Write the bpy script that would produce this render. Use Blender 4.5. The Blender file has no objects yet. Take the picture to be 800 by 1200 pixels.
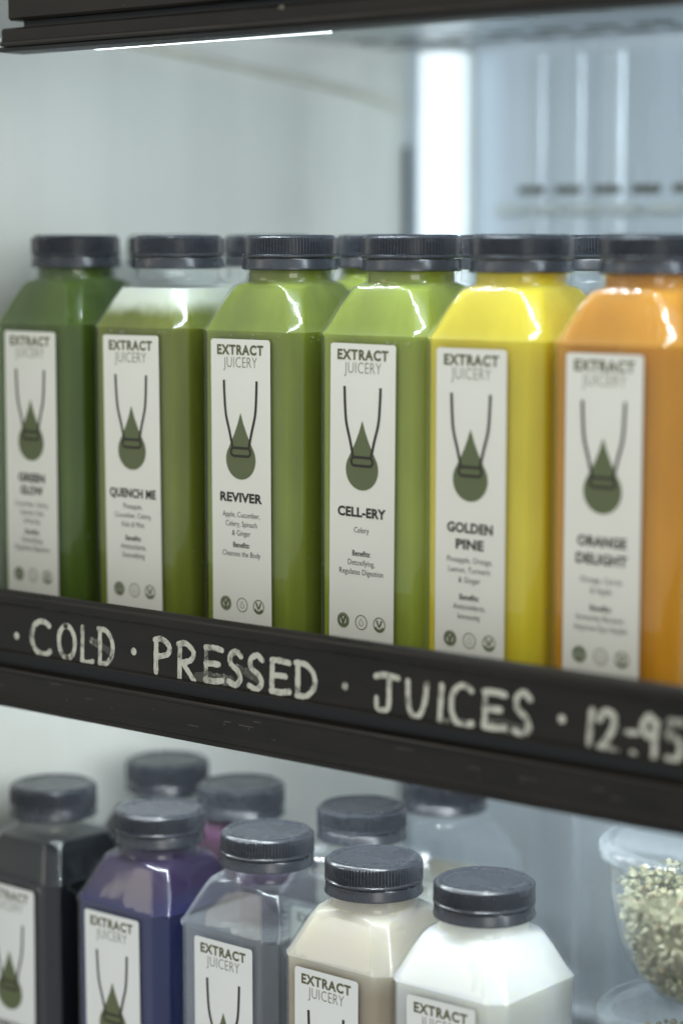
import bpy, bmesh, math, random
from mathutils import Vector, Matrix
R = math.radians
PI = math.pi
SC = bpy.context.scene
COL = SC.collection

# ------------------------------------------------------------------ camera
cam = bpy.data.cameras.new('camera')
cam.sensor_fit = 'VERTICAL'
cam.sensor_height = 36.0
cam.lens = 36.0 * 2700 / 1200
cam.clip_start = 0.02
cam.clip_end = 50
cam.dof.use_dof = True
cam.dof.focus_distance = 0.948
cam.dof.aperture_fstop = 3.5
cam.dof.aperture_blades = 0
camo = bpy.data.objects.new('camera', cam)
COL.objects.link(camo)
camo.location = (0, 0, 1.30)
camo.rotation_euler = (R(90 - 6.78), 0, R(39.92))
SC.camera = camo

# ------------------------------------------------------------------ light
w = bpy.data.worlds.new('World')
SC.world = w
w.use_nodes = True
bg = w.node_tree.nodes['Background']
bg.inputs[0].default_value = (0.90, 0.96, 0.99, 1)
bg.inputs[1].default_value = 0.56

def area(name, loc, target, size, power, col, size_y=None):
    l = bpy.data.lights.new(name, 'AREA')
    l.energy = power
    l.color = col
    l.size = size
    if size_y:
        l.shape = 'RECTANGLE'
        l.size_y = size_y
    o = bpy.data.objects.new(name, l)
    COL.objects.link(o)
    o.location = loc
    d = Vector(target) - Vector(loc)
    o.rotation_euler = d.to_track_quat('-Z', 'Y').to_euler()
    return o

area('room_ceiling_lamp', (-1.1, -0.7, 2.5), (-0.65, 0.7, 1.2), 0.7, 3.0, (1.0, 0.93, 0.76))
area('room_far_ceiling_lamp', (-2.6, -1.6, 2.5), (-0.7, 0.7, 1.2), 0.9, 5.0, (1.0, 0.92, 0.74))
area('front_fill_light', (1.3, -0.9, 1.75), (-0.75, 0.85, 1.22), 0.9, 9, (1.0, 0.97, 0.88))  # unseen fill light, added to brighten the left side wall
LED_TOP, LED_MID = 280, 290
SC.view_settings.view_transform = 'Standard'
SC.view_settings.look = 'None'
SC.view_settings.exposure = 0.13
SC.view_settings.gamma = 1.0
SC.cycles.use_denoising = True
SC.cycles.max_bounces = 14
SC.cycles.transparent_max_bounces = 24
SC.cycles.transmission_bounces = 10
SC.cycles.sample_clamp_indirect = 6.0
SC.cycles.caustics_reflective = False
SC.cycles.caustics_refractive = False

# ------------------------------------------------------------------ materials
def newmat(name):
    m = bpy.data.materials.new(name)
    m.use_nodes = True
    nt = m.node_tree
    return m, nt, nt.nodes['Principled BSDF'], nt.nodes['Material Output']

def noise(nt, scale, stretch=(1, 1, 1), detail=3, coord='Object', rough=0.55):
    tc = nt.nodes.new('ShaderNodeTexCoord')
    mp = nt.nodes.new('ShaderNodeMapping')
    mp.inputs['Scale'].default_value = stretch
    nz = nt.nodes.new('ShaderNodeTexNoise')
    nz.inputs['Scale'].default_value = scale
    nz.inputs['Detail'].default_value = detail
    nz.inputs['Roughness'].default_value = rough
    nt.links.new(tc.outputs[coord], mp.inputs[0])
    nt.links.new(mp.outputs[0], nz.inputs['Vector'])
    return nz

def ramp(nt, src, stops):
    r = nt.nodes.new('ShaderNodeValToRGB')
    e = r.color_ramp.elements
    while len(e) < len(stops):
        e.new(0.5)
    for el, (p, c) in zip(e, stops):
        el.position = p
        el.color = (*c, 1) if len(c) == 3 else c
    nt.links.new(src, r.inputs[0])
    return r

def bump(nt, b, src, dist, strength=0.5):
    n = nt.nodes.new('ShaderNodeBump')
    n.inputs['Strength'].default_value = strength
    n.inputs['Distance'].default_value = dist
    nt.links.new(src, n.inputs['Height'])
    nt.links.new(n.outputs[0], b.inputs['Normal'])
    return n

def solid(name, col, rough=0.5, metal=0.0, spec=0.5, var=0.0, scale=40, stretch=(1, 1, 1), coat=0.0, bmp=0.0, rvar=0.0):
    m, nt, b, out = newmat(name)
    b.inputs['Base Color'].default_value = (*col, 1)
    b.inputs['Roughness'].default_value = rough
    b.inputs['Metallic'].default_value = metal
    b.inputs['Specular IOR Level'].default_value = spec
    b.inputs['Coat Weight'].default_value = coat
    b.inputs['Coat Roughness'].default_value = 0.05
    if var or bmp or rvar:
        nz = noise(nt, scale, stretch)
        if var:
            lo = tuple(c * (1 - var) for c in col)
            hi = tuple(min(1, c * (1 + var)) for c in col)
            r = ramp(nt, nz.outputs[0], [(0.3, lo), (0.7, hi)])
            nt.links.new(r.outputs[0], b.inputs['Base Color'])
        if rvar:
            r2 = ramp(nt, nz.outputs[0], [(0.3, (max(0.02, rough - rvar),) * 3), (0.7, (rough + rvar,) * 3)])
            nt.links.new(r2.outputs[0], b.inputs['Roughness'])
        if bmp:
            bump(nt, b, nz.outputs[0], bmp)
    return m

def shell_mat(name, tint=(0.97, 0.985, 0.98), haze=0.05, rough=0.05, milk=0.0):
    """thin clear plastic wall: see-through, with a mirror-like sheen and slightly milky edges"""
    m, nt, b, out = newmat(name)
    nt.nodes.remove(b)
    tr = nt.nodes.new('ShaderNodeBsdfTransparent')
    tr.inputs[0].default_value = (*tint, 1)
    gl = nt.nodes.new('ShaderNodeBsdfGlossy')
    gl.inputs['Roughness'].default_value = rough
    gl.inputs['Color'].default_value = (1, 1, 1, 1)
    fr = nt.nodes.new('ShaderNodeFresnel')
    fr.inputs[0].default_value = 1.52
    geo = nt.nodes.new('ShaderNodeNewGeometry')
    inv = nt.nodes.new('ShaderNodeMath')
    inv.operation = 'SUBTRACT'
    inv.inputs[0].default_value = 1.0
    nt.links.new(geo.outputs['Backfacing'], inv.inputs[1])
    mul = nt.nodes.new('ShaderNodeMath')
    mul.operation = 'MULTIPLY'
    nt.links.new(fr.outputs[0], mul.inputs[0])
    nt.links.new(inv.outputs[0], mul.inputs[1])
    df = nt.nodes.new('ShaderNodeBsdfDiffuse')
    df.inputs[0].default_value = (0.8, 0.86, 0.9, 1)
    lw = nt.nodes.new('ShaderNodeLayerWeight')
    lw.inputs[0].default_value = 0.35
    mh = nt.nodes.new('ShaderNodeMath')
    mh.operation = 'MULTIPLY_ADD'
    mh.inputs[2].default_value = milk
    mh.inputs[1].default_value = haze * 5
    pw = nt.nodes.new('ShaderNodeMath')
    pw.operation = 'POWER'
    pw.inputs[1].default_value = 2.0
    nt.links.new(lw.outputs['Facing'], pw.inputs[0])
    nt.links.new(pw.outputs[0], mh.inputs[0])
    m1 = nt.nodes.new('ShaderNodeMixShader')
    nt.links.new(mh.outputs[0], m1.inputs[0])
    nt.links.new(tr.outputs[0], m1.inputs[1])
    nt.links.new(df.outputs[0], m1.inputs[2])
    m2 = nt.nodes.new('ShaderNodeMixShader')
    nt.links.new(mul.outputs[0], m2.inputs[0])
    nt.links.new(m1.outputs[0], m2.inputs[1])
    nt.links.new(gl.outputs[0], m2.inputs[2])
    # very slight waviness of blown plastic
    nz = noise(nt, 70, (1, 1, 0.25), 1)
    bp = nt.nodes.new('ShaderNodeBump')
    bp.inputs['Strength'].default_value = 0.28
    bp.inputs['Distance'].default_value = 0.002
    nt.links.new(nz.outputs[0], bp.inputs['Height'])
    nt.links.new(bp.outputs[0], gl.inputs['Normal'])
    nt.links.new(m2.outputs[0], out.inputs[0])
    return m

def juice_mat(name, col, deep=None, sss=0.55, layers=None, var=0.10):
    """cloudy juice: light enters and scatters; faint vertical colour streaks stand for pulp and reflections; layers = [(height, colour)]"""
    m, nt, b, out = newmat(name)
    b.inputs['Roughness'].default_value = 0.28
    b.inputs['Specular IOR Level'].default_value = 0.25
    b.inputs['Subsurface Weight'].default_value = sss
    b.inputs['Subsurface Radius'].default_value = (1.0, 1.0, 0.6)
    b.inputs['Subsurface Scale'].default_value = 0.028
    nz = noise(nt, 55, (1, 1, 0.12), 4)  # vertical streaks paint pulp and translucent reflections into the colour
    mx = nt.nodes.new('ShaderNodeMix')
    mx.data_type = 'RGBA'
    mx.blend_type = 'MIX'
    deep = deep or tuple(c * (1 - var * 2) for c in col)
    r = ramp(nt, nz.outputs[0], [(0.32, deep), (0.66, col)])
    cl = noise(nt, 26, (1, 1, 0.35), 3)
    cr = ramp(nt, cl.outputs[0], [(0.30, (0.80,) * 3), (0.70, (1.10,) * 3)])
    cm = nt.nodes.new('ShaderNodeMix')
    cm.data_type = 'RGBA'
    cm.blend_type = 'MULTIPLY'
    cm.inputs[0].default_value = 1.0
    nt.links.new(r.outputs[0], cm.inputs[6])
    nt.links.new(cr.outputs[0], cm.inputs[7])
    last = cm.outputs[2]
    if layers:
        tc = nt.nodes.new('ShaderNodeTexCoord')
        sp = nt.nodes.new('ShaderNodeSeparateXYZ')
        nt.links.new(tc.outputs['Object'], sp.inputs[0])
        wob = noise(nt, 60, (1, 1, 1), 2)
        wm = nt.nodes.new('ShaderNodeMath')
        wm.operation = 'MULTIPLY_ADD'
        wm.inputs[1].default_value = 0.008
        wm.inputs[2].default_value = -0.004
        nt.links.new(wob.outputs[0], wm.inputs[0])
        ad = nt.nodes.new('ShaderNodeMath')
        ad.operation = 'ADD'
        nt.links.new(sp.outputs[2], ad.inputs[0])
        nt.links.new(wm.outputs[0], ad.inputs[1])
        z0, z1, lc = layers
        mr = nt.nodes.new('ShaderNodeMapRange')
        mr.inputs['From Min'].default_value = z0
        mr.inputs['From Max'].default_value = z1
        mr.interpolation_type = 'SMOOTHSTEP'
        nt.links.new(ad.outputs[0], mr.inputs[0])
        nt.links.new(mr.outputs[0], mx.inputs[0])
        nt.links.new(last, mx.inputs[6])
        mx.inputs[7].default_value = (*lc, 1)
        last = mx.outputs[2]
    nt.links.new(last, b.inputs['Base Color'])
    return m

def clear_liquid(name, col, ior=1.33):
    m, nt, b, out = newmat(name)
    b.inputs['Base Color'].default_value = (*col, 1)
    b.inputs['Roughness'].default_value = 0.02
    b.inputs['Transmission Weight'].default_value = 1.0
    b.inputs['IOR'].default_value = ior
    return m

def emit(name, col, strength):
    m, nt, b, out = newmat(name)
    b.inputs['Base Color'].default_value = (0.8, 0.8, 0.8, 1)
    b.inputs['Emission Color'].default_value = (*col, 1)
    b.inputs['Emission Strength'].default_value = strength
    return m

def chalk_mat(name, cover):
    m, nt, b, out = newmat(name)
    b.inputs['Base Color'].default_value = (0.60, 0.59, 0.50, 1)
    b.inputs['Roughness'].default_value = 0.95
    b.inputs['Specular IOR Level'].default_value = 0.1
    nz = noise(nt, 420, (1, 1, 0.7), 4, rough=0.7)
    nz2 = noise(nt, 95, (1, 1, 1), 2)
    ad = nt.nodes.new('ShaderNodeMath')
    ad.operation = 'MULTIPLY_ADD'
    ad.inputs[1].default_value = 0.55
    nt.links.new(nz.outputs[0], ad.inputs[0])
    hf = nt.nodes.new('ShaderNodeMath')
    hf.operation = 'MULTIPLY'
    hf.inputs[1].default_value = 0.55
    nt.links.new(nz2.outputs[0], hf.inputs[0])
    nt.links.new(hf.outputs[0], ad.inputs[2])
    r = ramp(nt, ad.outputs[0], [(cover, (0.10,) * 3), (cover + 0.16, (0.95,) * 3)])
    nt.links.new(r.outputs[0], b.inputs['Alpha'])
    return m

M = {}
M['shell'] = shell_mat('clear_plastic', (0.975, 0.985, 0.985), 0.028, 0.055)
M['silvery'] = shell_mat('bright_clear_plastic', (0.97, 0.985, 0.99), 0.13, 0.05)  # edge haze paints a silvery brightness onto the clear bottles
M['droplet'] = solid('water_droplet', (0.45, 0.48, 0.45), 0.08, spec=0.8)
M['tub'] = shell_mat('clear_tub_plastic', (0.94, 0.955, 0.965), 0.055, 0.10)
M['cap'] = solid('dark_grey_cap_plastic', (0.031, 0.034, 0.041), 0.27, var=0.06, scale=90, rvar=0.04)
M['cap_low'] = M['cap']
M['label'] = solid('label_paper', (0.80, 0.785, 0.70), 0.42, var=0.02, scale=30)
M['label_white'] = solid('label_paper_white', (0.80, 0.81, 0.78), 0.42, var=0.02, scale=30)
M['ink_olive'] = solid('olive_ink', (0.115, 0.115, 0.052), 0.6)
M['ink_light'] = solid('thin_olive_ink', (0.19, 0.19, 0.13), 0.6)
M['ink_dark'] = solid('dark_brown_ink', (0.028, 0.020, 0.016), 0.6)
M['drop'] = solid('sage_ink', (0.115, 0.140, 0.060), 0.6)
M['rail'] = solid('worn_black_plastic', (0.0115, 0.0088, 0.0056), 0.36, var=0.45, scale=60, stretch=(0.35, 1, 1), rvar=0.12, spec=0.30)
M['rail_dark'] = solid('black_groove_plastic', (0.006, 0.006, 0.007), 0.5)
M['chalk'] = chalk_mat('chalk', 0.40)
M['smear'] = chalk_mat('chalk_smear', 0.56)
M['speck'] = solid('dust_speck', (0.14, 0.125, 0.095), 0.9)
M['side_wall'] = solid('cream_enamel', (0.74, 0.745, 0.69), 0.17, metal=0.0, spec=0.8, var=0.085, scale=13, stretch=(1, 1, 0.10), rvar=0.10)  # upright tone bands paint blurred reflections into the enamel colour
M['back_wall'] = solid('brushed_steel', (0.54, 0.60, 0.66), 0.32, metal=0.15, var=0.14, scale=26, stretch=(1, 1, 0.03), rvar=0.10, bmp=0.0006)  # streaks in the base colour stand in for reflections on the steel
M['rib'] = solid('bright_steel', (0.58, 0.64, 0.69), 0.34, metal=0.25, var=0.04, scale=30, stretch=(1, 1, 0.05))
M['shelf'] = solid('shelf_steel', (0.42, 0.45, 0.47), 0.30, metal=0.7, var=0.10, scale=14, rvar=0.08)
M['gasket'] = solid('dark_gasket', (0.10, 0.11, 0.125), 0.6)
M['slot'] = solid('slot_shadow_metal', (0.10, 0.105, 0.085), 0.7)
M['louvre'] = solid('louvre_metal', (0.62, 0.66, 0.64), 0.35)
M['cable'] = solid('beige_cable_plastic', (0.68, 0.66, 0.58), 0.5, var=0.05, scale=60)
M['acrylic'] = shell_mat('acrylic', (0.97, 0.98, 0.985), 0.02, 0.05)
M['led_top'] = emit('led_diode', (0.80, 0.93, 1.0), LED_TOP)
M['led_mid'] = emit('led_diode_cool', (0.86, 0.95, 0.98), LED_MID)
M['led_lens'] = emit('led_lens', (0.84, 0.95, 1.0), 3.0)
M['tube'] = emit('corner_glow', (0.78, 0.92, 1.0), 0.74)
M['alu'] = solid('aluminium', (0.6, 0.62, 0.64), 0.3, metal=0.9)
M['foam'] = juice_mat('white_foam', (0.80, 0.82, 0.72), (0.70, 0.73, 0.60), 0.6)
M['grain'] = solid('grain', (0.22, 0.21, 0.13), 0.8, var=0.25, scale=60)

# ------------------------------------------------------------------ mesh helpers
def obj(name, bm, mat, parent=None, smooth=40):
    me = bpy.data.meshes.new(name)
    bm.normal_update()
    bm.to_mesh(me)
    bm.free()
    if smooth:
        me.polygons.foreach_set('use_smooth', [True] * len(me.polygons))
        if smooth < 180:
            me.set_sharp_from_angle(angle=R(smooth))
    o = bpy.data.objects.new(name, me)
    COL.objects.link(o)
    mats = mat if isinstance(mat, (list, tuple)) else [mat]
    for x in mats:
        me.materials.append(x)
    if parent:
        o.parent = parent
    return o

def thing(name, label, cat, loc=(0, 0, 0), rz=0.0, group=None):
    o = bpy.data.objects.new(name, None)
    o.empty_display_size = 0.02
    COL.objects.link(o)
    o.location = loc
    o.rotation_euler = (0, 0, rz)
    o['label'] = label
    o['category'] = cat
    if group:
        o['group'] = group
    return o

def tag(o, label, cat, group=None, kind=None):
    if label:
        o['label'] = label
    if cat:
        o['category'] = cat
    if group:
        o['group'] = group
    if kind:
        o['kind'] = kind
    return o

def box(bm, x0, x1, y0, y1, z0, z1, bev=0.0):
    r = bmesh.ops.create_cube(bm, size=1)
    vs = r['verts']
    for v in vs:
        v.co = Vector(((x0 + x1) / 2 + v.co.x * (x1 - x0), (y0 + y1) / 2 + v.co.y * (y1 - y0), (z0 + z1) / 2 + v.co.z * (z1 - z0)))
    if bev:
        es = {e for v in vs for e in v.link_edges}
        bmesh.ops.bevel(bm, geom=list(es), offset=bev, segments=2, affect='EDGES', profile=0.5)

def loft(bm, rings, cap0=True, cap1=True):
    prev = None
    first = None
    for pts in rings:
        cur = [bm.verts.new(p) for p in pts]
        if prev:
            n = len(cur)
            for i in range(n):
                bm.faces.new((prev[i], prev[(i + 1) % n], cur[(i + 1) % n], cur[i]))
        else:
            first = cur
        prev = cur
    if cap0:
        bm.faces.new(list(reversed(first)))
    if cap1:
        bm.faces.new(prev)

def rsq(a, r, z, k=9):
    """rounded square of half width a and corner radius r"""
    r = min(r, a)
    pts = []
    for q, (sx, sy) in enumerate(((1, 1), (-1, 1), (-1, -1), (1, -1))):
        for i in range(k):
            t = PI / 2 * q + PI / 2 * i / (k - 1)
            pts.append((sx * (a - r) + r * math.cos(t), sy * (a - r) + r * math.sin(t), z))
    return pts

def chsq(a, z, cut=0.0056, rr=0.0030, k=9):
    """square of half width a whose corners are cut by a softened chamfer; same point count as rsq"""
    h = (k - 1) // 2
    t8 = math.tan(PI / 8)
    q1 = []
    # first quadrant: from (a, y) over the chamfer to (x, a)
    c1 = (a - rr, a - cut - rr * t8)      # centre of the arc where the right side meets the chamfer
    c2 = (a - cut - rr * t8, a - rr)
    for i in range(h):
        t = (PI / 4) * i / (h - 1)
        q1.append((c1[0] + rr * math.cos(t), c1[1] + rr * math.sin(t)))
    mid = None
    arc2 = []
    for i in range(h):
        t = PI / 4 + (PI / 4) * i / (h - 1)
        arc2.append((c2[0] + rr * math.cos(t), c2[1] + rr * math.sin(t)))
    mid = ((q1[-1][0] + arc2[0][0]) / 2, (q1[-1][1] + arc2[0][1]) / 2)
    q1 = q1 + [mid] + arc2
    pts = []
    for q in range(4):
        c, s = (1, 0, -1, 0)[q], (0, 1, 0, -1)[q]
        pts += [(x * c - y * s, x * s + y * c, z) for x, y in q1]
    return pts

def sect(a, r, z):
    """bottle section: chamfered square on the body, melting into the round neck"""
    b = max(0.0, min(1.0, (0.0188 - r) / 0.0070)) if r > 0.0118 else 1.0
    A, B = rsq(a, r, z), chsq(a, z, cut=min(0.0056, a * 0.4))
    return [tuple(p * (1 - b) + q * b for p, q in zip(u, v)) for u, v in zip(A, B)]

def circ(r, z, n):
    return [(r * math.cos(2 * PI * i / n), r * math.sin(2 * PI * i / n), z) for i in range(n)]

def tube(bm, pts, rad, n=10):
    pts = [Vector(p) for p in pts]
    rings = []
    for i, p in enumerate(pts):
        t = (pts[min(i + 1, len(pts) - 1)] - pts[max(i - 1, 0)]).normalized()
        a = t.cross(Vector((0.31, 0.2, 0.93))).normalized()
        b = t.cross(a)
        rings.append([p + a * rad * math.cos(2 * PI * k / n) + b * rad * math.sin(2 * PI * k / n) for k in range(n)])
    loft(bm, rings)

def smooth_path(pts, n=8):
    """Catmull-Rom through 2-D or 3-D points"""
    P = [Vector(p) for p in pts]
    if len(P) < 3:
        return P
    Q = [P[0] * 2 - P[1]] + P + [P[-1] * 2 - P[-2]]
    out = []
    for i in range(1, len(Q) - 2):
        for k in range(n):
            t = k / n
            a, b, c, d = Q[i - 1], Q[i], Q[i + 1], Q[i + 2]
            out.append(0.5 * ((2 * b) + (c - a) * t + (2 * a - 5 * b + 4 * c - d) * t * t + (3 * b - a - 3 * c + d) * t * t * t))
    out.append(P[-1])
    return out

# flat printing: 2-D shapes in (x, z), facing -Y, at depth y
def poly(bm, pts, y):
    vs = [bm.verts.new((p[0], y, p[1])) for p in pts]
    f = bm.faces.new(vs)
    f.normal_update()
    if f.normal.y > 0:
        f.normal_flip()

def ribbon(bm, pts, wid, y, closed=False, caps=True, jit=0.0, rng=None):
    P = [Vector((p[0], p[1])) for p in pts]
    n = len(P)
    L, Rr = [], []
    for i in range(n):
        if closed:
            a, b = P[i - 1], P[(i + 1) % n]
        else:
            a, b = P[max(i - 1, 0)], P[min(i + 1, n - 1)]
        t = (b - a)
        if t.length < 1e-9:
            t = Vector((1, 0))
        t.normalize()
        nn = Vector((-t.y, t.x))
        ww = wid * (1 + (rng.uniform(-jit, jit) if rng else 0)) / 2
        L.append(P[i] + nn * ww)
        Rr.append(P[i] - nn * ww)
    Lv = [bm.verts.new((p.x, y, p.y)) for p in L]
    Rv = [bm.verts.new((p.x, y, p.y)) for p in Rr]
    rng_i = range(n if closed else n - 1)
    for i in rng_i:
        j = (i + 1) % n
        bm.faces.new((Lv[i], Rv[i], Rv[j], Lv[j]))
    if caps and not closed:
        for idx, e in ((0, -1), (n - 1, 1)):
            t = (P[1] - P[0]) if idx == 0 else (P[-1] - P[-2])
            t.normalize()
            t = t * e
            nn = Vector((-t.y, t.x))
            fan = []
            for k in range(1, 6):
                ang = PI * k / 6
                q = P[idx] + (nn * math.cos(ang) + t * math.sin(ang)) * wid / 2
                fan.append(bm.verts.new((q.x, y, q.y)))
            if idx == 0:
                bm.faces.new([Rv[0]] + fan + [Lv[0]]) if False else bm.faces.new([Lv[0]] + list(reversed(fan)) + [Rv[0]])
            else:
                bm.faces.new([Lv[-1]] + fan + [Rv[-1]])

def disc(bm, c, r, y, n=24):
    poly(bm, [(c[0] + r * math.cos(2 * PI * i / n), c[1] + r * math.sin(2 * PI * i / n)) for i in range(n)], y)

def ring2(bm, c, r, wd, y, n=28):
    ribbon(bm, [(c[0] + r * math.cos(2 * PI * i / n), c[1] + r * math.sin(2 * PI * i / n)) for i in range(n)], wd, y, closed=True)

def face_front(bm):
    for f in bm.faces:
        f.normal_update()
        if f.normal.y > 0:
            f.normal_flip()

_tc = {}
def text_verts(s, bold, spacing):
    key = (s, bold, spacing)
    if key not in _tc:
        cu = bpy.data.curves.new('lettering', 'FONT')
        cu.body = s
        cu.size = 1.0
        cu.offset = bold
        cu.space_character = spacing
        cu.resolution_u = 3
        cu.align_x = 'CENTER'
        o = bpy.data.objects.new('lettering', cu)
        COL.objects.link(o)
        bpy.context.view_layer.update()
        dg = bpy.context.evaluated_depsgraph_get()
        me = bpy.data.meshes.new_from_object(o.evaluated_get(dg))
        vs = [v.co.copy() for v in me.vertices]
        fs = [tuple(p.vertices) for p in me.polygons]
        bpy.data.objects.remove(o)
        bpy.data.curves.remove(cu)
        bpy.data.meshes.remove(me)
        _tc[key] = (vs, fs)
    return _tc[key]

def put_text(bm, s, cx, zbase, cap_h, y, width=None, bold=0.0, spacing=1.0, stretch=1.0):
    """one line of print centred on cx, baseline zbase, capital height cap_h"""
    vs, fs = text_verts(s, bold, spacing)
    hv, _ = text_verts('H', bold, 1.0)
    h = max(v.y for v in hv)
    sc = cap_h / h
    xs = [v.x for v in vs]
    x0, x1 = min(xs), max(xs)
    sx = width / (x1 - x0) if width else sc * stretch
    mid = (x0 + x1) / 2
    nv = [bm.verts.new((cx + (v.x - mid) * sx, y, zbase + v.y * sc)) for v in vs]
    for f in fs:
        try:
            bm.faces.new([nv[i] for i in f])
        except ValueError:
            pass

# ------------------------------------------------------------------ the cabinet
SW_X, BW_Y = -0.830, 1.050
bm = bmesh.new()
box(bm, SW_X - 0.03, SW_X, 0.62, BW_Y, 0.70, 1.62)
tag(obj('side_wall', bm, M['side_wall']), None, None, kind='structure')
bm = bmesh.new()
box(bm, SW_X - 0.03, 0.10, BW_Y, BW_Y + 0.03, 0.70, 1.62)
back = tag(obj('back_wall', bm, M['back_wall']), None, None, kind='structure')
# vertical ribs added to the steel liner to catch light as bright streaks
for x in (-0.742, -0.716, -0.690, -0.640, -0.575, -0.545, -0.50, -0.44, -0.38, -0.30):
    bm = bmesh.new()
    pr = [(x + 0.008 * math.cos(PI * k / 12), BW_Y + 0.0005 - 0.0017 * math.sin(PI * k / 12)) for k in range(13)]
    a_ = [bm.verts.new((p[0], p[1], 0.72)) for p in pr]
    b_ = [bm.verts.new((p[0], p[1], 1.399)) for p in pr]
    for k in range(12):
        bm.faces.new((a_[k], a_[k + 1], b_[k + 1], b_[k]))
    bmesh.ops.recalc_face_normals(bm, faces=bm.faces)
    if sum((f.normal.y for f in bm.faces)) > 0:
        bmesh.ops.reverse_faces(bm, faces=bm.faces)
    obj('streak_rib', bm, M['rib'], back, 180)
for k in range(8):
    x = -0.7415 + 0.0248 * k
    bm = bmesh.new()
    box(bm, x - 0.0080, x + 0.0080, BW_Y - 0.0032, BW_Y + 0.002, 1.3240, 1.3282, 0.0008)
    obj('vent_slot', bm, M['slot'], back)
    bm = bmesh.new()
    x -= 0.012
    # pressed louvre lip leaning out under each slot
    vs = [(x - 0.009, BW_Y - 0.0028, 1.3185), (x + 0.009, BW_Y - 0.0028, 1.3185), (x + 0.009, BW_Y - 0.0090, 1.3135), (x - 0.009, BW_Y - 0.0090, 1.3135),
          (x - 0.009, BW_Y + 0.001, 1.3185), (x + 0.009, BW_Y + 0.001, 1.3185), (x + 0.009, BW_Y + 0.001, 1.3125), (x - 0.009, BW_Y + 0.001, 1.3125)]
    v = [bm.verts.new(p) for p in vs]
    for f in ((0, 1, 2, 3), (4, 5, 1, 0), (3, 2, 6, 7), (0, 3, 7, 4), (1, 5, 6, 2)):
        bm.faces.new([v[i] for i in f])
    bmesh.ops.recalc_face_normals(bm, faces=bm.faces)
    obj('vent_louvre', bm, M['louvre'], back, smooth=0)
bm = bmesh.new()
box(bm, SW_X + 0.0005, SW_X + 0.0032, BW_Y - 0.004, BW_Y - 0.0005, 0.70, 1.352, 0.0008)
tag(obj('corner_gasket', bm, M['gasket']), 'dark vertical gasket strip in the inner corner behind the green bottles', 'gasket')

# glowing tube added for the bright streak in the corner above the middle shelf
light_streak = thing('glow_tube', 'glowing upright tube added for the bright streak in the back corner above the green bottles', 'light_streak', (-0.790, BW_Y - 0.018, 1.135))
bm = bmesh.new()
loft(bm, [circ(0.0135, 0.012, 32), circ(0.0135, 0.2665, 32)])
obj('glow_core', bm, M['tube'], light_streak)
bm = bmesh.new()
box(bm, -0.010, 0.010, 0.0142, 0.0175, 0, 0.2685, 0.001)
obj('glow_backing', bm, M['louvre'], light_streak)
for z, h_ in ((0.0, 0.0115), (0.2667, 0.0022)):
    bm = bmesh.new()
    loft(bm, [circ(0.0138, z, 32), circ(0.0138, z + h_, 32)])
    obj('end_cap', bm, M['louvre'], light_streak)

# beige cable that runs along the side wall and ends in a loop
bm = bmesh.new()
pts = smooth_path([(-0.8265, 0.78, 1.3985), (-0.8265, 0.85, 1.394), (-0.8265, 0.916, 1.388), (-0.8265, 0.985, 1.382), (-0.8265, 1.043, 1.374)], 6)
tag(obj('cable', None or (tube(bm, pts, 0.0022), bm)[1], M['cable']), 'thin beige cable running along the pale side wall under the top shelf', 'cable')

# ------------------------------------------------------------------ shelves
X0, X1 = -0.822, 0.05
YR = 0.672          # front face of the price rail

def profile_strip(bm, prof, x0, x1):
    """extrude a closed (y, z) outline along X"""
    a = [bm.verts.new((x0, p[0], p[1])) for p in prof]
    b = [bm.verts.new((x1, p[0], p[1])) for p in prof]
    n = len(prof)
    for i in range(n):
        bm.faces.new((a[i], a[(i + 1) % n], b[(i + 1) % n], b[i]))
    bm.faces.new(a)
    bm.faces.new(b)
    bmesh.ops.recalc_face_normals(bm, faces=bm.faces)

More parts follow.
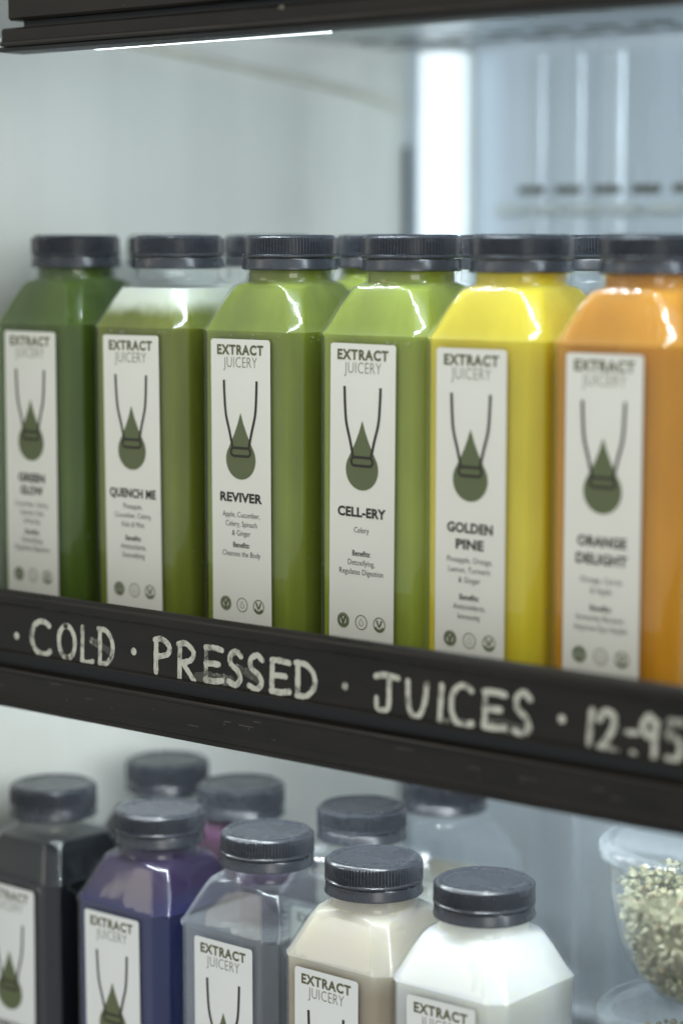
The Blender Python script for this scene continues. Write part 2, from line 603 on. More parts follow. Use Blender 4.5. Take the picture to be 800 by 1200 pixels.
def make_shelf(name, label, zr, rail_x0, kind):
    """zr = bottom of the price rail"""
    t = thing(name, label, 'shelf', (0, 0, zr))
    zs = 0.0264
    # plate with folded front edge
    bm = bmesh.new()
    box(bm, X0, X1, 0.690, BW_Y - 0.008, zs, zs + 0.0029, 0.0006)
    pl = obj('shelf_plate', bm, M['shelf'], t)
    bm = bmesh.new()
    box(bm, X0, X1, 0.6872, 0.6898, zs - 0.018, zs + 0.0025, 0.0006)
    obj('front_fold', bm, M['shelf'], t)
    if kind == 'top':
        # punched slots of the plate, seen from below
        sm_ = None
        for k in range(16):
            for r_ in range(2):
                x = -0.80 + k * 0.030
                if sm_ is None:
                    bm = bmesh.new()
                    box(bm, -0.009, 0.009, -0.004, 0.004, -0.0004, 0.001)
                    so = obj('punched_slot', bm, M['slot'], pl)
                    sm_ = so.data
                else:
                    so = bpy.data.objects.new('punched_slot', sm_)
                    COL.objects.link(so)
                    so.parent = pl
                so.location = (x, 0.979 + r_ * 0.03, zs)
    # price rail: lip, writing strip, groove and lower band
    rail = None
    y = YR
    bm = bmesh.new()
    if kind == 'top':
        prof = [(y + 0.014, 0.0525), (y + 0.003, 0.0525), (y, 0.051), (y, 0.0140), (y + 0.0012, 0.0130)]
        profile_strip(bm, prof + [(y + 0.014, 0.0130)], rail_x0 + 0.004, X1)
        rail = obj('price_rail', bm, M['rail'], t, smooth=25)
        bm = bmesh.new()
        box(bm, rail_x0 + 0.0080, X1, y + 0.0050, y + 0.014, 0.0100, 0.0129)
        obj('rail_groove', bm, M['rail_dark'], rail)
        bm = bmesh.new()
        profile_strip(bm, [(y + 0.014, 0.0099), (y + 0.0006, 0.0099), (y - 0.0004, 0.0090), (y - 0.0004, 0.0044), (y - 0.0014, 0.0040), (y - 0.0016, 0.0030), (y - 0.0008, 0.0022), (y + 0.014, 0.0022)], rail_x0, X1)
        obj('lower_band', bm, M['rail'], rail, smooth=25)
        bm = bmesh.new()
        box(bm, rail_x0 - 0.003, X1, y + 0.0002, y + 0.0145, 0.0, 0.0021, 0.0005)
        obj('bottom_edge', bm, M['rail_dark'], rail)
    else:
        prof = [(y + 0.0145, 0.0490)]
        for k in range(7):       # rounded top lip
            a = PI / 2 + (PI / 2) * k / 6 * 1.0
            prof.append((y + 0.0018 + 0.0032 * math.cos(a), 0.0492 + 0.0033 * math.sin(a)))
        prof += [(y - 0.0014, 0.0472), (y - 0.0004, 0.0462), (y + 0.0014, 0.0456), (y + 0.0015, 0.0256), (y + 0.0004, 0.0248), (y + 0.0004, 0.0240), (y + 0.0145, 0.0240)]
        profile_strip(bm, prof, rail_x0, X1)
        rail = obj('price_rail', bm, M['rail'], t, smooth=25)
        bm = bmesh.new()
        box(bm, rail_x0, X1, y + 0.0048, y + 0.0145, 0.0180, 0.0239)
        obj('rail_groove', bm, M['rail_dark'], rail)
        bm = bmesh.new()
        prof = [(y + 0.0145, 0.0179), (y + 0.0010, 0.0179), (y - 0.0002, 0.0174), (y - 0.0006, 0.0166), (y - 0.0002, 0.0158), (y + 0.0006, 0.0150),
                (y + 0.0006, 0.0052), (y, 0.0044), (y - 0.0008, 0.0036), (y - 0.0008, 0.0028), (y + 0.0006, 0.0020), (y + 0.0006, 0.0), (y + 0.0145, 0.0)]
        profile_strip(bm, prof, rail_x0, X1)
        obj('lower_band', bm, M['rail'], rail, smooth=25)
    # LED strip behind the rail, under the plate
    lx0 = -0.716 if kind == 'top' else -0.755
    led = bpy.data.objects.new('led_strip', None)
    bm = bmesh.new()
    box(bm, lx0, X1, 0.6902, 0.7010, 0.0066, 0.0100, 0.0006)
    led = obj('led_strip', bm, M['alu'], t)
    bm = bmesh.new()
    n = int((X1 - lx0) / 0.0105)
    for k in range(n):
        x = lx0 + 0.006 + k * 0.0105
        vs = [(x - 0.0032, 0.6950, 0.0024), (x + 0.0032, 0.6950, 0.0024), (x + 0.0032, 0.6962, 0.0064), (x - 0.0032, 0.6962, 0.0064)]
        f = bm.faces.new([bm.verts.new(p) for p in vs])
        f.normal_update()
        if f.normal.z > 0:
            f.normal_flip()
    tag(obj('diodes', bm, M['led_top' if kind == 'top' else 'led_mid'], led, smooth=0), None, None, None, 'stuff')
    bm = bmesh.new()
    box(bm, lx0 + 0.002, -0.585 if kind == 'top' else X1, 0.6898, 0.6938, 0.0004, 0.0030, 0.0006)
    obj('lens_strip', bm, M['led_lens'], led)
    return t, rail

top_shelf, top_rail = make_shelf('fridge_shelf', 'uppermost shelf with a blank black front rail and a lit strip under it', 1.3785, -0.750, 'top')
mid_shelf, mid_rail = make_shelf('fridge_shelf', 'middle shelf with chalk lettering on its black rail, holding the green and yellow bottles', 1.0945, -0.820, 'mid')
low_shelf, low_rail = make_shelf('fridge_shelf', 'lowest shelf under the purple, brown and white bottles', 0.8400, -0.820, 'low')
MID_Z = 1.0945 + 0.0294
LOW_Z = 0.8400 + 0.0294

# dust specks and scratches on the rails
rng = random.Random(4)
bm = bmesh.new()
for k in range(48):
    x = rng.uniform(-0.80, -0.40)
    z = rng.choice((rng.uniform(0.0065, 0.0145), rng.uniform(0.027, 0.045), rng.uniform(0.0065, 0.0145)))
    yy = YR + (0.0005 if z < 0.016 else 0.0014)
    r_ = rng.uniform(0.0001, 0.00032)
    disc(bm, (x, z), r_, yy, 6)
for k in range(14):
    x = rng.uniform(-0.80, -0.40)
    z = rng.uniform(0.0068, 0.0140)
    ribbon(bm, [(x, z), (x + rng.uniform(0.002, 0.009), z + rng.uniform(-0.0004, 0.0004))], 0.0002, YR + 0.0005)
face_front(bm)
tag(obj('dust_specks', bm, M['speck'], mid_rail, smooth=0), None, None, None, 'stuff')
bm = bmesh.new()
for k in range(26):
    x = rng.uniform(-0.745, -0.45)
    z = rng.uniform(0.015, 0.024)
    disc(bm, (x, z), rng.uniform(0.0001, 0.0003), YR - 0.0001, 6)
poly(bm, [(-0.5935, 0.0085), (-0.5905, 0.0078), (-0.590, 0.0094), (-0.592, 0.0098)], YR - 0.0006)
face_front(bm)
tag(obj('dust_specks', bm, M['speck'], top_rail, smooth=0), None, None, None, 'stuff')

# ---- chalk lettering
def arc(cx, cy, rx, ry, a0, a1, n=12):
    return [(cx + rx * math.cos(R(a0 + (a1 - a0) * i / n)), cy + ry * math.sin(R(a0 + (a1 - a0) * i / n))) for i in range(n + 1)]

GLYPH = {
    'C': [arc(0.62, 0.5, 0.52, 0.50, 52, 312, 18)],
    'O': [arc(0.5, 0.5, 0.44, 0.48, 95, 462, 22)],
    'L': [[(0.16, 0.98), (0.12, 0.5), (0.08, 0.05)], [(0.08, 0.05), (0.5, 0.02), (0.95, 0.08)]],
    'D': [[(0.14, 0.96), (0.13, 0.5), (0.12, 0.04)], smooth_path([(0.04, 0.95), (0.5, 0.93), (0.86, 0.66), (0.84, 0.3), (0.5, 0.06), (0.08, 0.03)], 5)],
    'P': [[(0.16, 0.92), (0.13, 0.5), (0.12, 0.0)], smooth_path([(0.08, 0.94), (0.5, 0.99), (0.92, 0.80), (0.78, 0.56), (0.2, 0.46)], 5)],
    'R': [[(0.14, 0.92), (0.12, 0.5), (0.10, 0.0)], smooth_path([(0.05, 0.94), (0.5, 0.99), (0.90, 0.78), (0.72, 0.56), (0.2, 0.46)], 5), [(0.3, 0.47), (0.6, 0.25), (0.92, 0.02)]],
    'E': [[(0.16, 0.95), (0.13, 0.5), (0.12, 0.05)], [(0.12, 0.93), (0.5, 0.95), (0.92, 0.92)], [(0.13, 0.5), (0.45, 0.52), (0.75, 0.52)], [(0.1, 0.05), (0.5, 0.04), (0.92, 0.10)]],
    'S': [smooth_path([(0.90, 0.86), (0.60, 0.98), (0.22, 0.84), (0.26, 0.60), (0.68, 0.44), (0.86, 0.22), (0.55, 0.03), (0.10, 0.10)], 5)],
    'J': [[(0.05, 0.92), (0.45, 0.98), (0.95, 0.95)], smooth_path([(0.60, 0.95), (0.60, 0.5), (0.56, 0.12), (0.30, 0.03), (0.10, 0.10), (0.08, 0.34)], 5)],
    'U': [smooth_path([(0.08, 0.98), (0.10, 0.4), (0.28, 0.06), (0.60, 0.10), (0.82, 0.45), (0.92, 0.98)], 5)],
    'I': [[(0.75, 0.98), (0.55, 0.5), (0.35, 0.02)]],
    '1': [[(0.75, 0.98), (0.5, 0.5), (0.30, 0.02)]],
    '2': [smooth_path([(0.06, 0.76), (0.35, 0.98), (0.78, 0.88), (0.74, 0.56), (0.36, 0.22), (0.08, 0.05)], 5), [(0.08, 0.05), (0.5, 0.06), (0.95, 0.03)]],
    '9': [smooth_path([(0.80, 0.82), (0.45, 0.97), (0.14, 0.74), (0.38, 0.52), (0.76, 0.66)], 5), [(0.82, 0.86), (0.76, 0.5), (0.72, 0.0)]],
    '5': [[(0.92, 0.95), (0.5, 0.95), (0.18, 0.93)], smooth_path([(0.18, 0.93), (0.14, 0.58), (0.55, 0.60), (0.88, 0.36), (0.60, 0.06), (0.08, 0.08)], 5)],
}
ROW = [
    [('.', -0.7489, 1.1268, 0, 0)],
    [('C', -0.7417, 1.1192, 0.0157, 0.0170), ('O', -0.7239, 1.1192, 0.0138, 0.0170), ('L', -0.7095, 1.1186, 0.0099, 0.0181), ('D', -0.6991, 1.1191, 0.0123, 0.0184)],
    [('.', -0.6766, 1.1282, 0, 0)],
    [('P', -0.6661, 1.1199, 0.0123, 0.0168), ('R', -0.6524, 1.1184, 0.0126, 0.0180), ('E', -0.6379, 1.1193, 0.0137, 0.0177), ('S', -0.6246, 1.1196, 0.0107, 0.0168), ('S', -0.6139, 1.1193, 0.0115, 0.0169), ('E', -0.6020, 1.1195, 0.0140, 0.0164), ('D', -0.5885, 1.1195, 0.0141, 0.0166)],
    [('.', -0.5617, 1.1279, 0, 0)],
    [('J', -0.5481, 1.1192, 0.0142, 0.0170), ('U', -0.5327, 1.1189, 0.0131, 0.0163), ('I', -0.5176, 1.1185, 0.0048, 0.0172), ('C', -0.5124, 1.1185, 0.0135, 0.0182), ('E', -0.4974, 1.1194, 0.0139, 0.0172), ('S', -0.4834, 1.1187, 0.0110, 0.0190)],
    [('.', -0.4605, 1.1287, 0, 0)],
    [('1', -0.4509, 1.1197, 0.0051, 0.0153), ('2', -0.4462, 1.1188, 0.0108, 0.0166), ('-', -0.4326, 1.1277, 0.0039, 0.0004), ('.', -0.4303, 1.1201, 0, 0), ('9', -0.4287, 1.1183, 0.0105, 0.0179), ('5', -0.4179, 1.1184, 0.0089, 0.0176)],
]
SMEARS = {3: [(-0.640, 1.1215, -0.622, 1.1225, 0.0050), (-0.618, 1.1285, -0.606, 1.124, 0.003), (-0.5775, 1.1285, -0.5715, 1.1305, 0.0016)], 1: [(-0.7020, 1.1300, -0.6900, 1.1260, 0.0030)], 5: [(-0.494, 1.1225, -0.478, 1.1215, 0.0055), (-0.516, 1.120, -0.500, 1.121, 0.003)], 7: [(-0.435, 1.1278, -0.4295, 1.1275, 0.0018)]}
rng = random.Random(11)
for wi, word in enumerate(ROW):
    bm = bmesh.new()
    lay = 0
    for g, gx, gz, gw, gh in word:
        yy = YR + 0.00135
        if gw == 0:
            r_ = 0.00165
            disc(bm, (gx, gz - 1.0945), r_, yy, 14)
            continue
        if g == '-':
            ribbon(bm, [(gx, gz - 1.0945), (gx + gw, gz - 1.0945 + 0.0003)], 0.002, yy)
            continue
        sw = 0.0024
        for st in GLYPH[g]:
            p = [(gx + sw / 2 + u[0] * (gw - sw), gz - 1.0945 + sw / 2 + u[1] * (gh - sw)) for u in st]
            if len(p) < 4:
                p = smooth_path(p, 6)
            p = [(q[0] + rng.uniform(-1, 1) * 0.00008, q[1] + rng.uniform(-1, 1) * 0.00008) for q in p]
            ribbon(bm, p, sw * rng.uniform(0.9, 1.1), yy - 0.00003 * (lay % 5), jit=0.10, rng=rng)
            lay += 1
    face_front(bm)
    wd = obj('chalk_lettering', bm, M['chalk'], mid_rail, smooth=0)
    if wi in SMEARS:
        for k, (xa, za, xb, zb, wdt) in enumerate(SMEARS[wi]):
            bm = bmesh.new()
            ribbon(bm, smooth_path([(xa, za - 1.0945), ((xa + xb) / 2, (za + zb) / 2 - 1.0945 + 0.0004), (xb, zb - 1.0945)], 5), wdt, YR + 0.00142 + 0.00002 * k, jit=0.25, rng=rng)
            face_front(bm)
            obj('chalk_smear', bm, M['smear'], mid_rail, smooth=0)

# ------------------------------------------------------------------ bottles
H = 0.1775
SZ = 0.1376           # height of the shoulder crease
PROFILE = [(0.0000, 0.0245, 0.0100), (0.0015, 0.0270, 0.0095), (0.0045, 0.0284, 0.0088), (0.0100, 0.0288, 0.0085), (SZ - 0.0014, 0.0287, 0.0085), (SZ, 0.02925, 0.0085), (SZ + 0.0012, 0.0284, 0.0086),
           (SZ + 0.004, 0.0270, 0.0090), (SZ + 0.012, 0.0234, 0.0098), (SZ + 0.0170, 0.0208, 0.0112), (SZ + 0.0186, 0.0200, 0.0135), (SZ + 0.0198, 0.0193, 0.0168), (SZ + 0.0205, 0.0187, 0.0184),
           (SZ + 0.0214, 0.0184, 0.0184), (0.1615, 0.0182, 0.0182), (0.1690, 0.0176, 0.0176)]

def prof_at(z):
    for (z0, a0, r0), (z1, a1, r1) in zip(PROFILE, PROFILE[1:]):
        if z0 <= z <= z1:
            t = (z - z0) / (z1 - z0)
            return a0 + (a1 - a0) * t, r0 + (r1 - r0) * t
    return PROFILE[-1][1:]

def shell_bm():
    bm = bmesh.new()
    rings = [sect(a, r, z) for z, a, r in PROFILE[:-1]]
    rings += [rsq(0.0190, 0.0190, 0.1620), rsq(0.0194, 0.0194, 0.1626), rsq(0.0190, 0.0190, 0.1632), rsq(0.0175, 0.0175, 0.1638), rsq(0.0175, 0.0175, 0.1740)]
    loft(bm, rings, True, False)
    return bm

def fill_bm(z0, z1, inset=0.0010, dome=0.0):
    bm = bmesh.new()
    zs = [z0] + [p[0] for p in PROFILE if z0 + 0.0008 < p[0] < z1 - 0.0004] + [z1]
    rings = []
    for z in zs:
        a, r = prof_at(z)
        rings.append([(x * (1 - inset / a), y * (1 - inset / a), zz) for x, y, zz in sect(a, r, max(z, 0.0012))])
    loft(bm, rings)
    return bm

def cap_bm():
    bm = bmesh.new()
    n = 92 * 4
    ro, ri = 0.02030, 0.01930
    def knurl(z, k=1.0):
        out = []
        for i in range(n):
            r = (ro if i % 4 in (1, 2) else ri) if k else ri
            t = 2 * PI * i / n
            out.append((r * math.cos(t), r * math.sin(t), z))
        return out
    rings = [circ(0.0186, H - 0.0096, n), circ(0.0200, H - 0.0096, n), circ(0.02040, H - 0.0092, n), circ(0.02040, H - 0.0085, n), circ(0.0199, H - 0.0080, n), knurl(H - 0.0078), knurl(H - 0.0016),
             circ(0.0196, H - 0.0012, n), circ(0.0192, H - 0.0006, n), circ(0.0186, H - 0.0002, n), circ(0.0180, H, n), circ(0.0160, H - 0.0001, n), circ(0.0156, H - 0.0004, n), circ(0.004, H - 0.0005, n)]
    loft(bm, rings, False, True)
    return bm

def band_bm():
    bm = bmesh.new()
    n = 72
    loft(bm, [circ(0.0185, H - 0.0098, n), circ(0.0198, H - 0.0099, n), circ(0.0201, H - 0.0104, n), circ(0.0201, H - 0.0128, n), circ(0.0205, H - 0.0136, n), circ(0.0205, H - 0.0144, n), circ(0.0198, H - 0.0147, n), circ(0.0184, H - 0.0147, n)], True, True)
    bmesh.ops.recalc_face_normals(bm, faces=bm.faces)
    return bm

LW, LH, LTOP = 0.0335, 0.125, H - 0.0433      # label sticker
YF = -0.0288

def rounded_rect(w, h, r, k=5):
    pts = []
    for q, (sx, sy) in enumerate(((1, 1), (-1, 1), (-1, -1), (1, -1))):
        for i in range(k):
            t = PI / 2 * q + PI / 2 * i / (k - 1)
            pts.append((sx * (w / 2 - r) + r * math.cos(t), sy * (h / 2 - r) + r * math.sin(t)))
    return pts

def sticker_bm():
    bm = bmesh.new()
    pts = rounded_rect(LW, LH, 0.0014)
    loft(bm, [[(p[0], YF - 0.00025, p[1] + LTOP - LH / 2) for p in pts], [(p[0], YF - 0.00045, p[1] + LTOP - LH / 2) for p in pts]])
    bmesh.ops.recalc_face_normals(bm, faces=bm.faces)
    return bm
YI = YF - 0.00053    # depth of the ink

def drop_bm():
    bm = bmesh.new()
    cz, r = LTOP - 0.0504, 0.0084
    tip = LTOP - 0.0307
    d = tip - cz
    a = math.acos(r / d)
    pts = [(0.0, tip)]
    # concave flanks down to the circle
    p1 = (r * math.cos(R(28)), cz + r * math.sin(R(28)))
    for t in (0.3, 0.55, 0.8):
        x = t * t * 0.35 * p1[0] + t * 0.65 * p1[0]
        pts.append((x, tip + (p1[1] - tip) * t))
    for i in range(0, 29):
        g = R(28 - (28 * 2 + 180) * i / 28)
        pts.append((r * math.cos(g), cz + r * math.sin(g)))
    for t in (0.8, 0.55, 0.3):
        x = t * t * 0.35 * p1[0] + t * 0.65 * p1[0]
        pts.append((-x, tip + (p1[1] - tip) * t))
    vs = [bm.verts.new((p[0], YI, p[1])) for p in pts]
    bm.faces.new(vs)
    bmesh.ops.triangulate(bm, faces=bm.faces[:])
    face_front(bm)
    return bm

def outline_bm():
    bm = bmesh.new()
    y = YI - 0.00006
    T = LTOP
    for s in (-1, 1):
        p = smooth_path([(s * 0.0093, T - 0.0172), (s * 0.0090, T - 0.0240), (s * 0.0083, T - 0.0315), (s * 0.0062, T - 0.0390), (s * 0.0046, T - 0.0455)], 5)
        ribbon(bm, p, 0.00125, y, caps=False)
    pts = [(p[0], p[1] + T - 0.0472) for p in rounded_rect(0.0110, 0.0034, 0.0016, 6)]
    ribbon(bm, pts, 0.00115, y - 0.00004, closed=True)
    face_front(bm)
    return bm

def brand_bm():
    bm = bmesh.new()
    put_text(bm, 'EXTRACT', 0, LTOP - 0.0063, 0.0040, YI, width=0.0262, bold=0.042, spacing=1.16)
    face_front(bm)
    return bm

def brand_thin_bm():
    bm = bmesh.new()
    put_text(bm, 'JUICERY', 0, LTOP - 0.0118, 0.0043, YI, width=0.0190, bold=-0.012, spacing=1.05)
    face_front(bm)
    return bm

def name_bm(lines):
    bm = bmesh.new()
    for s, z, wd in lines:
        put_text(bm, s, 0, LTOP - z / 1000 - 0.0019, 0.0038, YI, width=wd / 1000, bold=0.042, spacing=1.04)
    face_front(bm)
    return bm

def small_bm(lines):
    bm = bmesh.new()
    for s, z, b in lines:
        put_text(bm, s, 0, LTOP - z / 1000 - 0.0010, 0.00225, YI, bold=0.022 if b else 0.0, stretch=0.88, spacing=1.0)
    face_front(bm)
    return bm

def mark_bm(kind, x, zc):
    bm = bmesh.new()
    c = (x, LTOP - zc / 1000)
    ring2(bm, c, 0.0029, 0.00045, YI)
    y = YI - 0.00005
    if kind == 0:
        ring2(bm, c, 0.0021, 0.0009, y)
        for s in (-1, 1):
            ribbon(bm, [(c[0], c[1] - 0.0014), (c[0] + s * 0.0006, c[1] + 0.0003), (c[0] + s * 0.0010, c[1] + 0.0015)], 0.0010, y - 0.00004 - 0.00002 * s)
    elif kind == 1:
        p = [(c[0], c[1] + 0.0016)] + arc(c[0], c[1] - 0.0004, 0.0010, 0.0010, 20, -200, 12)
        ribbon(bm, p, 0.00028, y, closed=True)
    else:
        ribbon(bm, arc(c[0], c[1], 0.0023, 0.0023, 205, 335, 10), 0.0011, y, caps=False)
        for s in (-1, 1):
            ribbon(bm, [(c[0], c[1] - 0.0008), (c[0] + s * 0.0008, c[1] + 0.0004), (c[0] + s * 0.0012, c[1] + 0.0016)], 0.0008, y - 0.00004 - 0.00002 * s)
    face_front(bm)
    return bm

_shared = {}
def part(key, name, builder, mat, parent, smooth=40):
    """a part whose mesh is shared by all bottles"""
    k = (key, mat.name)
    if k not in _shared:
        _shared[k] = obj(name, builder(), mat, parent, smooth).data
        return [o for o in parent.children if o.data == _shared[k]][0]
    o = bpy.data.objects.new(name, _shared[k])
    COL.objects.link(o)
    o.parent = parent
    return o

GU = 'juice bottles on the middle shelf'
GL = 'juice bottles on the lowest shelf'

def bottle(label, loc, rz, group, liquid, texts=None, lx=0.0, fill=0.1685, foam=None, paper='label', full_text=True, sticker=True, cap_rz=0.0):
    t = thing('juice_bottle', label, 'bottle', loc, rz, group)
    part('shell', 'bottle_wall', shell_bm, M['silvery' if liquid.name.startswith(('clear', 'pale')) else 'shell'], t, 30)
    j = obj('juice', fill_bm(0.0012, fill), liquid, t, 30)
    if foam:
        obj('foam', fill_bm(foam[0] + 0.0003, foam[1], 0.0011), M['foam'], t, 30)
    c = part('cap', 'cap', cap_bm, M['cap'], t, 35)
    c.rotation_euler = (0, 0, cap_rz)
    part('band', 'tamper_ring', band_bm, M['cap'], c, 35)
    if texts:
        rr = random.Random(int(loc[0] * -1e4))
        bm = bmesh.new()
        for k in range(46):
            up = rr.random() < 0.45
            zz = rr.uniform(SZ - 0.004, SZ - 0.0015) if up else rr.uniform(0.022, 0.060)
            front = rr.random() < 0.3 and up
            u = rr.uniform(-0.022, 0.022)
            r_ = rr.uniform(0.00015, 0.00042)
            p = (u, -0.0287, zz) if front else (0.0287, u, zz)
            bmesh.ops.create_icosphere(bm, subdivisions=1, radius=r_, matrix=Matrix.Translation(p))
        tag(obj('droplets', bm, M['droplet'], t, 180), None, None, None, 'stuff')
    if not sticker:
        return t
    s = part('sticker', 'label_sticker', sticker_bm, M[paper], t, 0)
    tilt = math.sin(loc[0] * 311) * 0.009
    s.rotation_euler = (0, tilt, 0)
    s.location = (lx - 0.12 * tilt, 0, 0)
    part('brand', 'bold_lettering', brand_bm, M['ink_olive'], s, 0)
    part('brand2', 'thin_lettering', brand_thin_bm, M['ink_light'], s, 0)
    part('drop', 'drop_emblem', drop_bm, M['drop'], s, 0)
    part('outline', 'emblem_outline', outline_bm, M['ink_dark'], s, 0)
    if texts:
        nm, sm, ic = texts
        obj('name_lettering', name_bm(nm), M['ink_dark'], s, 0)
        obj('small_lettering', small_bm(sm), M['ink_dark'], s, 0)
        for k in range(3):
            obj('round_mark', mark_bm(k, -0.0092 + 0.0094 * k, ic), M['ink_light'] if k == 1 else M['drop'], s, 0)
    return t

def lines(z0, step, rows, zb, ben, bstep=3.8):
    out = [(s, z0 + i * step, False) for i, s in enumerate(rows)]
    out.append(('Benefits:', zb, True))
    out += [(s, zb + bstep * (i + 1), False) for i, s in enumerate(ben)]
    return out

J = {}
J['dark_green'] = juice_mat('dark_green_juice', (0.095, 0.150, 0.022), (0.060, 0.098, 0.015))
J['olive'] = juice_mat('olive_green_juice', (0.210, 0.225, 0.026), (0.150, 0.160, 0.018))
J['olive_foam'] = juice_mat('foamy_olive_juice', (0.205, 0.240, 0.034), (0.148, 0.172, 0.024), 0.55, (0.1415, 0.1500, (0.66, 0.70, 0.58)))
J['green'] = juice_mat('bright_green_juice', (0.245, 0.300, 0.045), (0.175, 0.215, 0.032))
J['lime'] = juice_mat('lime_green_juice', (0.330, 0.400, 0.060), (0.255, 0.310, 0.045))
J['yellow'] = juice_mat('yellow_juice', (0.82, 0.67, 0.050), (0.74, 0.585, 0.040))
J['orange'] = juice_mat('orange_juice', (0.67, 0.300, 0.025), (0.59, 0.255, 0.020))
J['black'] = juice_mat('black_juice', (0.009, 0.011, 0.015), (0.006, 0.007, 0.010), 0.05)
J['purple'] = juice_mat('purple_juice', (0.014, 0.022, 0.120), (0.010, 0.016, 0.090), 0.4, (0.130, 0.150, (0.034, 0.022, 0.062)))
J['plum'] = juice_mat('plum_juice', (0.075, 0.040, 0.105), (0.055, 0.030, 0.08), 0.4, (0.135, 0.150, (0.075, 0.032, 0.065)))
J['latte'] = juice_mat('brown_milk', (0.41, 0.335, 0.24), (0.36, 0.29, 0.20), 0.7, (0.1275, 0.1400, (0.49, 0.455, 0.385)))
J['white'] = juice_mat('white_milk', (0.64, 0.645, 0.61), (0.60, 0.60, 0.56), 0.6, (0.122, 0.142, (0.69, 0.70, 0.68)))
J['oat'] = juice_mat('pale_oat_drink', (0.62, 0.57, 0.45), (0.58, 0.53, 0.41), 0.6)
J['water'] = shell_mat('clear_water', (0.96, 0.975, 0.985), 0.05, 0.03, 0.06)

UY = 0.740
bottle('bottle of dark green juice at the left end of the middle shelf row', (-0.7785, UY, MID_Z), 0, GU, J['dark_green'],
       ([('GREEN', 66.5, 17.5), ('GLOW', 72.3, 15)], lines(78.8, 3.9, ['Cucumber, Celery,', 'Spinach, Kale', '& Parsley'], 91.5, ['Detoxifying,', 'Regulates Digestion']), 111.5), 0.0, cap_rz=0.3)
bottle('bottle of olive green juice topped with a white layer of foam', (-0.7135, UY, MID_Z), R(0.6), GU, J['olive_foam'],
       ([('QUENCH ME', 69, 28)], lines(75, 4.0, ['Pineapple,', 'Cucumber, Celery,', 'Kale & Mint'], 89, ['Antioxidants,', 'Detoxifying']), 112), -0.001, fill=0.1545, cap_rz=0.1)
bottle('sharp bottle of mid green juice, third from the left above the lettered rail', (-0.6475, UY, MID_Z), R(-0.5), GU, J['green'],
       ([('REVIVER', 66.3, 24)], lines(73.8, 3.9, ['Apple, Cucumber,', 'Celery, Spinach', '& Ginger'], 86.6, ['Cleanses the Body']), 112), -0.0020, cap_rz=0.7)
bottle('bottle of lime green juice right beside the bottle of yellow juice', (-0.5822, UY, MID_Z), 0, GU, J['lime'],
       ([('CELL-ERY', 67.6, 25)], lines(75, 3.9, ['Celery'], 84.5, ['Detoxifying,', 'Regulates Digestion']), 112.5), -0.0015, cap_rz=0.5)
bottle('bottle of bright yellow juice between the lime and orange ones', (-0.5245, 0.736, MID_Z), R(-0.4), GU, J['yellow'],
       ([('GOLDEN', 69, 22), ('PINE', 75.4, 13.5)], lines(81.7, 3.9, ['Pineapple, Orange,', 'Lemon, Turmeric', '& Ginger'], 96.2, ['Antioxidants,', 'Immunity']), 113), -0.0022, cap_rz=0.2)
bottle('bottle of orange juice at the right edge of the middle shelf row', (-0.4640, 0.735, MID_Z), 0, GU, J['orange'],
       ([('ORANGE', 69, 21.5), ('DELIGHT', 75.6, 22.5)], lines(83.6, 3.9, ['Orange, Carrot', '& Apple'], 94, ['Immunity Booster,', 'Improve Eye Health']), 112), -0.0018, cap_rz=0.9)
UB = 0.806
for lab, x, liq, fl, fo in (
        ('green bottle almost hidden behind the dark green and olive bottles', -0.7825, 'green', 0.148, None),
        ('foam topped green bottle half hidden behind the gap of olive and mid green bottles', -0.7190, 'olive', 0.146, (0.146, 0.1545)),
        ('lime green bottle peeking out behind the gap of mid green and lime bottles', -0.6515, 'lime', 0.1685, None),
        ('pale green bottle whose cap peeks out between the lime and yellow caps', -0.5840, 'lime', 0.150, None),
        ('clear necked bottle whose cap peeks out between the yellow and orange caps', -0.5275, 'yellow', 0.139, None)):
    bottle(lab, (x, UB, MID_Z), 0, GU, J[liq], fill=fl, foam=fo, cap_rz=x * 7)

LY = 0.7220
bottle('bottle of black juice with a clear shoulder at the left end of the lower row', (-0.7815, LY + 0.002, LOW_Z), R(0.5), GL, J['black'],
       ([('CHARCOAL', 66.3, 25)], lines(73.8, 3.9, ['Water, Lemon'], 84, ['Detoxifying']), 112), 0.0, fill=0.1545, paper='label_white', cap_rz=0.4)
bottle('front bottle of purple juice between the black and clear ones', (-0.7105, LY, LOW_Z), R(0.4), GL, J['purple'],
       None, -0.0015, paper='label_white', cap_rz=0.2)
bottle('front bottle of clear liquid between the purple and brown ones', (-0.6475, LY + 0.002, LOW_Z), R(-0.5), GL, J['water'],
       None, 0.001, fill=0.1385, paper='label_white', cap_rz=0.8)
bottle('bottle of pale brown milky drink with a creamy top', (-0.5850, LY - 0.002, LOW_Z), 0, GL, J['latte'],
       None, -0.0012, paper='label_white', cap_rz=0.6)
bottle('bottle of white milky drink at the right end of the lower row', (-0.5300, LY, LOW_Z), R(0.3), GL, J['white'],
       None, 0.0006, paper='label_white', cap_rz=0.1)
bottle('dark bottle behind the black and purple ones, its cap highest of the lower shelf', (-0.7755, 0.794, LOW_Z), 0, GL, J['black'], fill=0.1545, cap_rz=0.3)
bottle('plum coloured bottle standing behind the purple and clear ones', (-0.7145, 0.781, LOW_Z), 0, GL, J['plum'], cap_rz=0.9)
bottle('clear bottle behind the clear and pale brown ones, its whole cap in view', (-0.6440, 0.784, LOW_Z), 0, GL, J['water'], fill=0.110, cap_rz=0.5)
bottle('rearmost bottle, its cap cut off by the lettered rail above the white bottle', (-0.6480, 0.850, LOW_Z), 0, GL, J['oat'], fill=0.128, cap_rz=0.2)

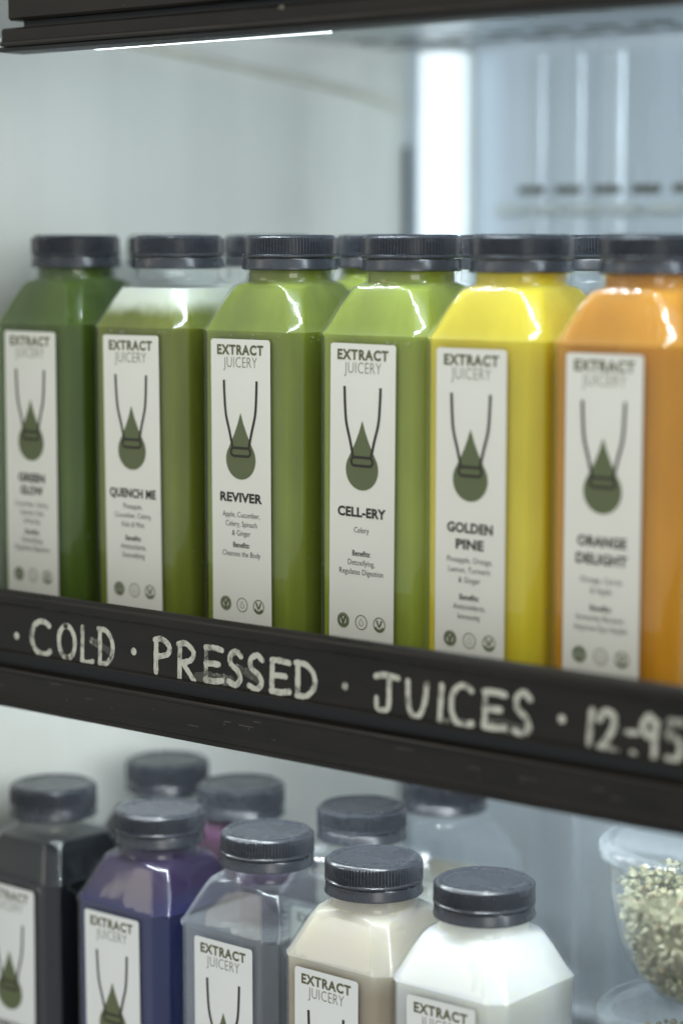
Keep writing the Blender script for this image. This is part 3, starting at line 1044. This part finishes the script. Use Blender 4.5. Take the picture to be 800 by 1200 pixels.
# ------------------------------------------------------------------ salad tubs and the divider on the lowest shelf
def lathe(bm, prof, n=56, cap0=True, cap1=False):
    loft(bm, [circ(r, z, n) for r, z in prof], cap0, cap1)

GT = 'stacked salad tubs'
TX, TY = -0.4465, 0.757
TUB = [(0.0180, 0.0), (0.0225, 0.0012), (0.0300, 0.0090), (0.0362, 0.0230), (0.0392, 0.0400), (0.0404, 0.0540), (0.0425, 0.0550), (0.0425, 0.0565)]
def tub(label, z, salad_label, seed, dome):
    t = thing('salad_tub', label, 'tub', (TX, TY, z), 0, GT)
    bm = bmesh.new()
    lathe(bm, TUB)
    obj('bowl', bm, M['tub'], t, 60)
    bm = bmesh.new()
    lid = [(0.0436, 0.0545), (0.0440, 0.0556), (0.0440, 0.0590), (0.0428, 0.0602), (0.0400, 0.0604), (0.0385, 0.0594), (0.0378, 0.0600)]
    lid += ([(0.034, 0.0622), (0.026, 0.0644), (0.014, 0.0656), (0.001, 0.066)] if dome else [(0.0370, 0.0612), (0.030, 0.0616), (0.012, 0.0617), (0.001, 0.0617)])
    lathe(bm, lid, cap0=False, cap1=True)
    obj('lid', bm, M['tub'], t, 60)
    # the salad: many small grains and chopped pieces
    rr = random.Random(seed)
    bm = bmesh.new()
    def rad(zz):
        for (a, z0), (b, z1) in zip(TUB, TUB[1:]):
            if z0 <= zz <= z1 and z1 > z0:
                return a + (b - a) * (zz - z0) / (z1 - z0)
        return 0.04
    mats = [M['grain'],
            solid('chopped_green', (0.145, 0.155, 0.085), 0.8, var=0.2), solid('pale_grain', (0.27, 0.26, 0.175), 0.7, var=0.1), solid('reddish_bit', (0.20, 0.15, 0.09), 0.8, var=0.2)] if seed == 1 else None
    if mats:
        tub.mats = mats
    t_ = bmesh.new()
    bmesh.ops.create_icosphere(t_, subdivisions=1, radius=1.0)
    tv = [v.co.copy() for v in t_.verts]
    tf = [tuple(v.index for v in f.verts) for f in t_.faces]
    t_.free()
    for k in range(3000):
        zz = rr.uniform(0.0025, 0.044)
        R0 = rad(zz) - 0.0028
        r_ = R0 * math.sqrt(rr.uniform(0.72, 1.0)) if zz < 0.039 else R0 * math.sqrt(rr.random())
        a = rr.uniform(0, 2 * PI)
        s = rr.uniform(0.0007, 0.0018)
        mi = rr.choices((0, 1, 2, 3), (5, 2, 3, 0.6))[0]
        mtx = Matrix.Translation((r_ * math.cos(a), r_ * math.sin(a), zz)) @ Matrix.Rotation(rr.uniform(0, PI), 4, Vector((rr.random(), rr.random(), rr.random() + 0.01)).normalized()) @ Matrix.Diagonal((s, s * rr.uniform(0.6, 1.2), s * rr.uniform(0.5, 0.9), 1))
        nv = [bm.verts.new(mtx @ c) for c in tv]
        for f in tf:
            bm.faces.new([nv[i] for i in f]).material_index = mi
    # core, so that no light passes straight through the heap
    n0 = len(bm.faces)
    lathe(bm, [(max(r - 0.006, 0.001), zz * 0.74 + 0.003) for r, zz in TUB[:5]], 24, True, True)
    s_ = obj('grain_salad', bm, tub.mats, None, 40)
    s_.location = (TX, TY, z)
    tag(s_, salad_label, 'salad', 'salads in the stacked tubs', 'stuff')
    return t

tub('uppermost clear salad tub, lidded, at the right edge beside the white bottle', LOW_Z + 0.1395, 'pale yellow green grain salad filling the uppermost clear tub', 1, False)
tub('clear domed salad tub directly under the uppermost tub', LOW_Z + 0.0730, 'grain salad inside the tub under the uppermost one', 2, True)
bm = bmesh.new()
box(bm, -0.4835, -0.4805, 0.7150, 0.985, LOW_Z + 0.0005, LOW_Z + 0.248, 0.0006)
tag(obj('shelf_divider', bm, M['acrylic']), 'clear upright plastic divider between the white bottle and the salad tubs', 'divider')
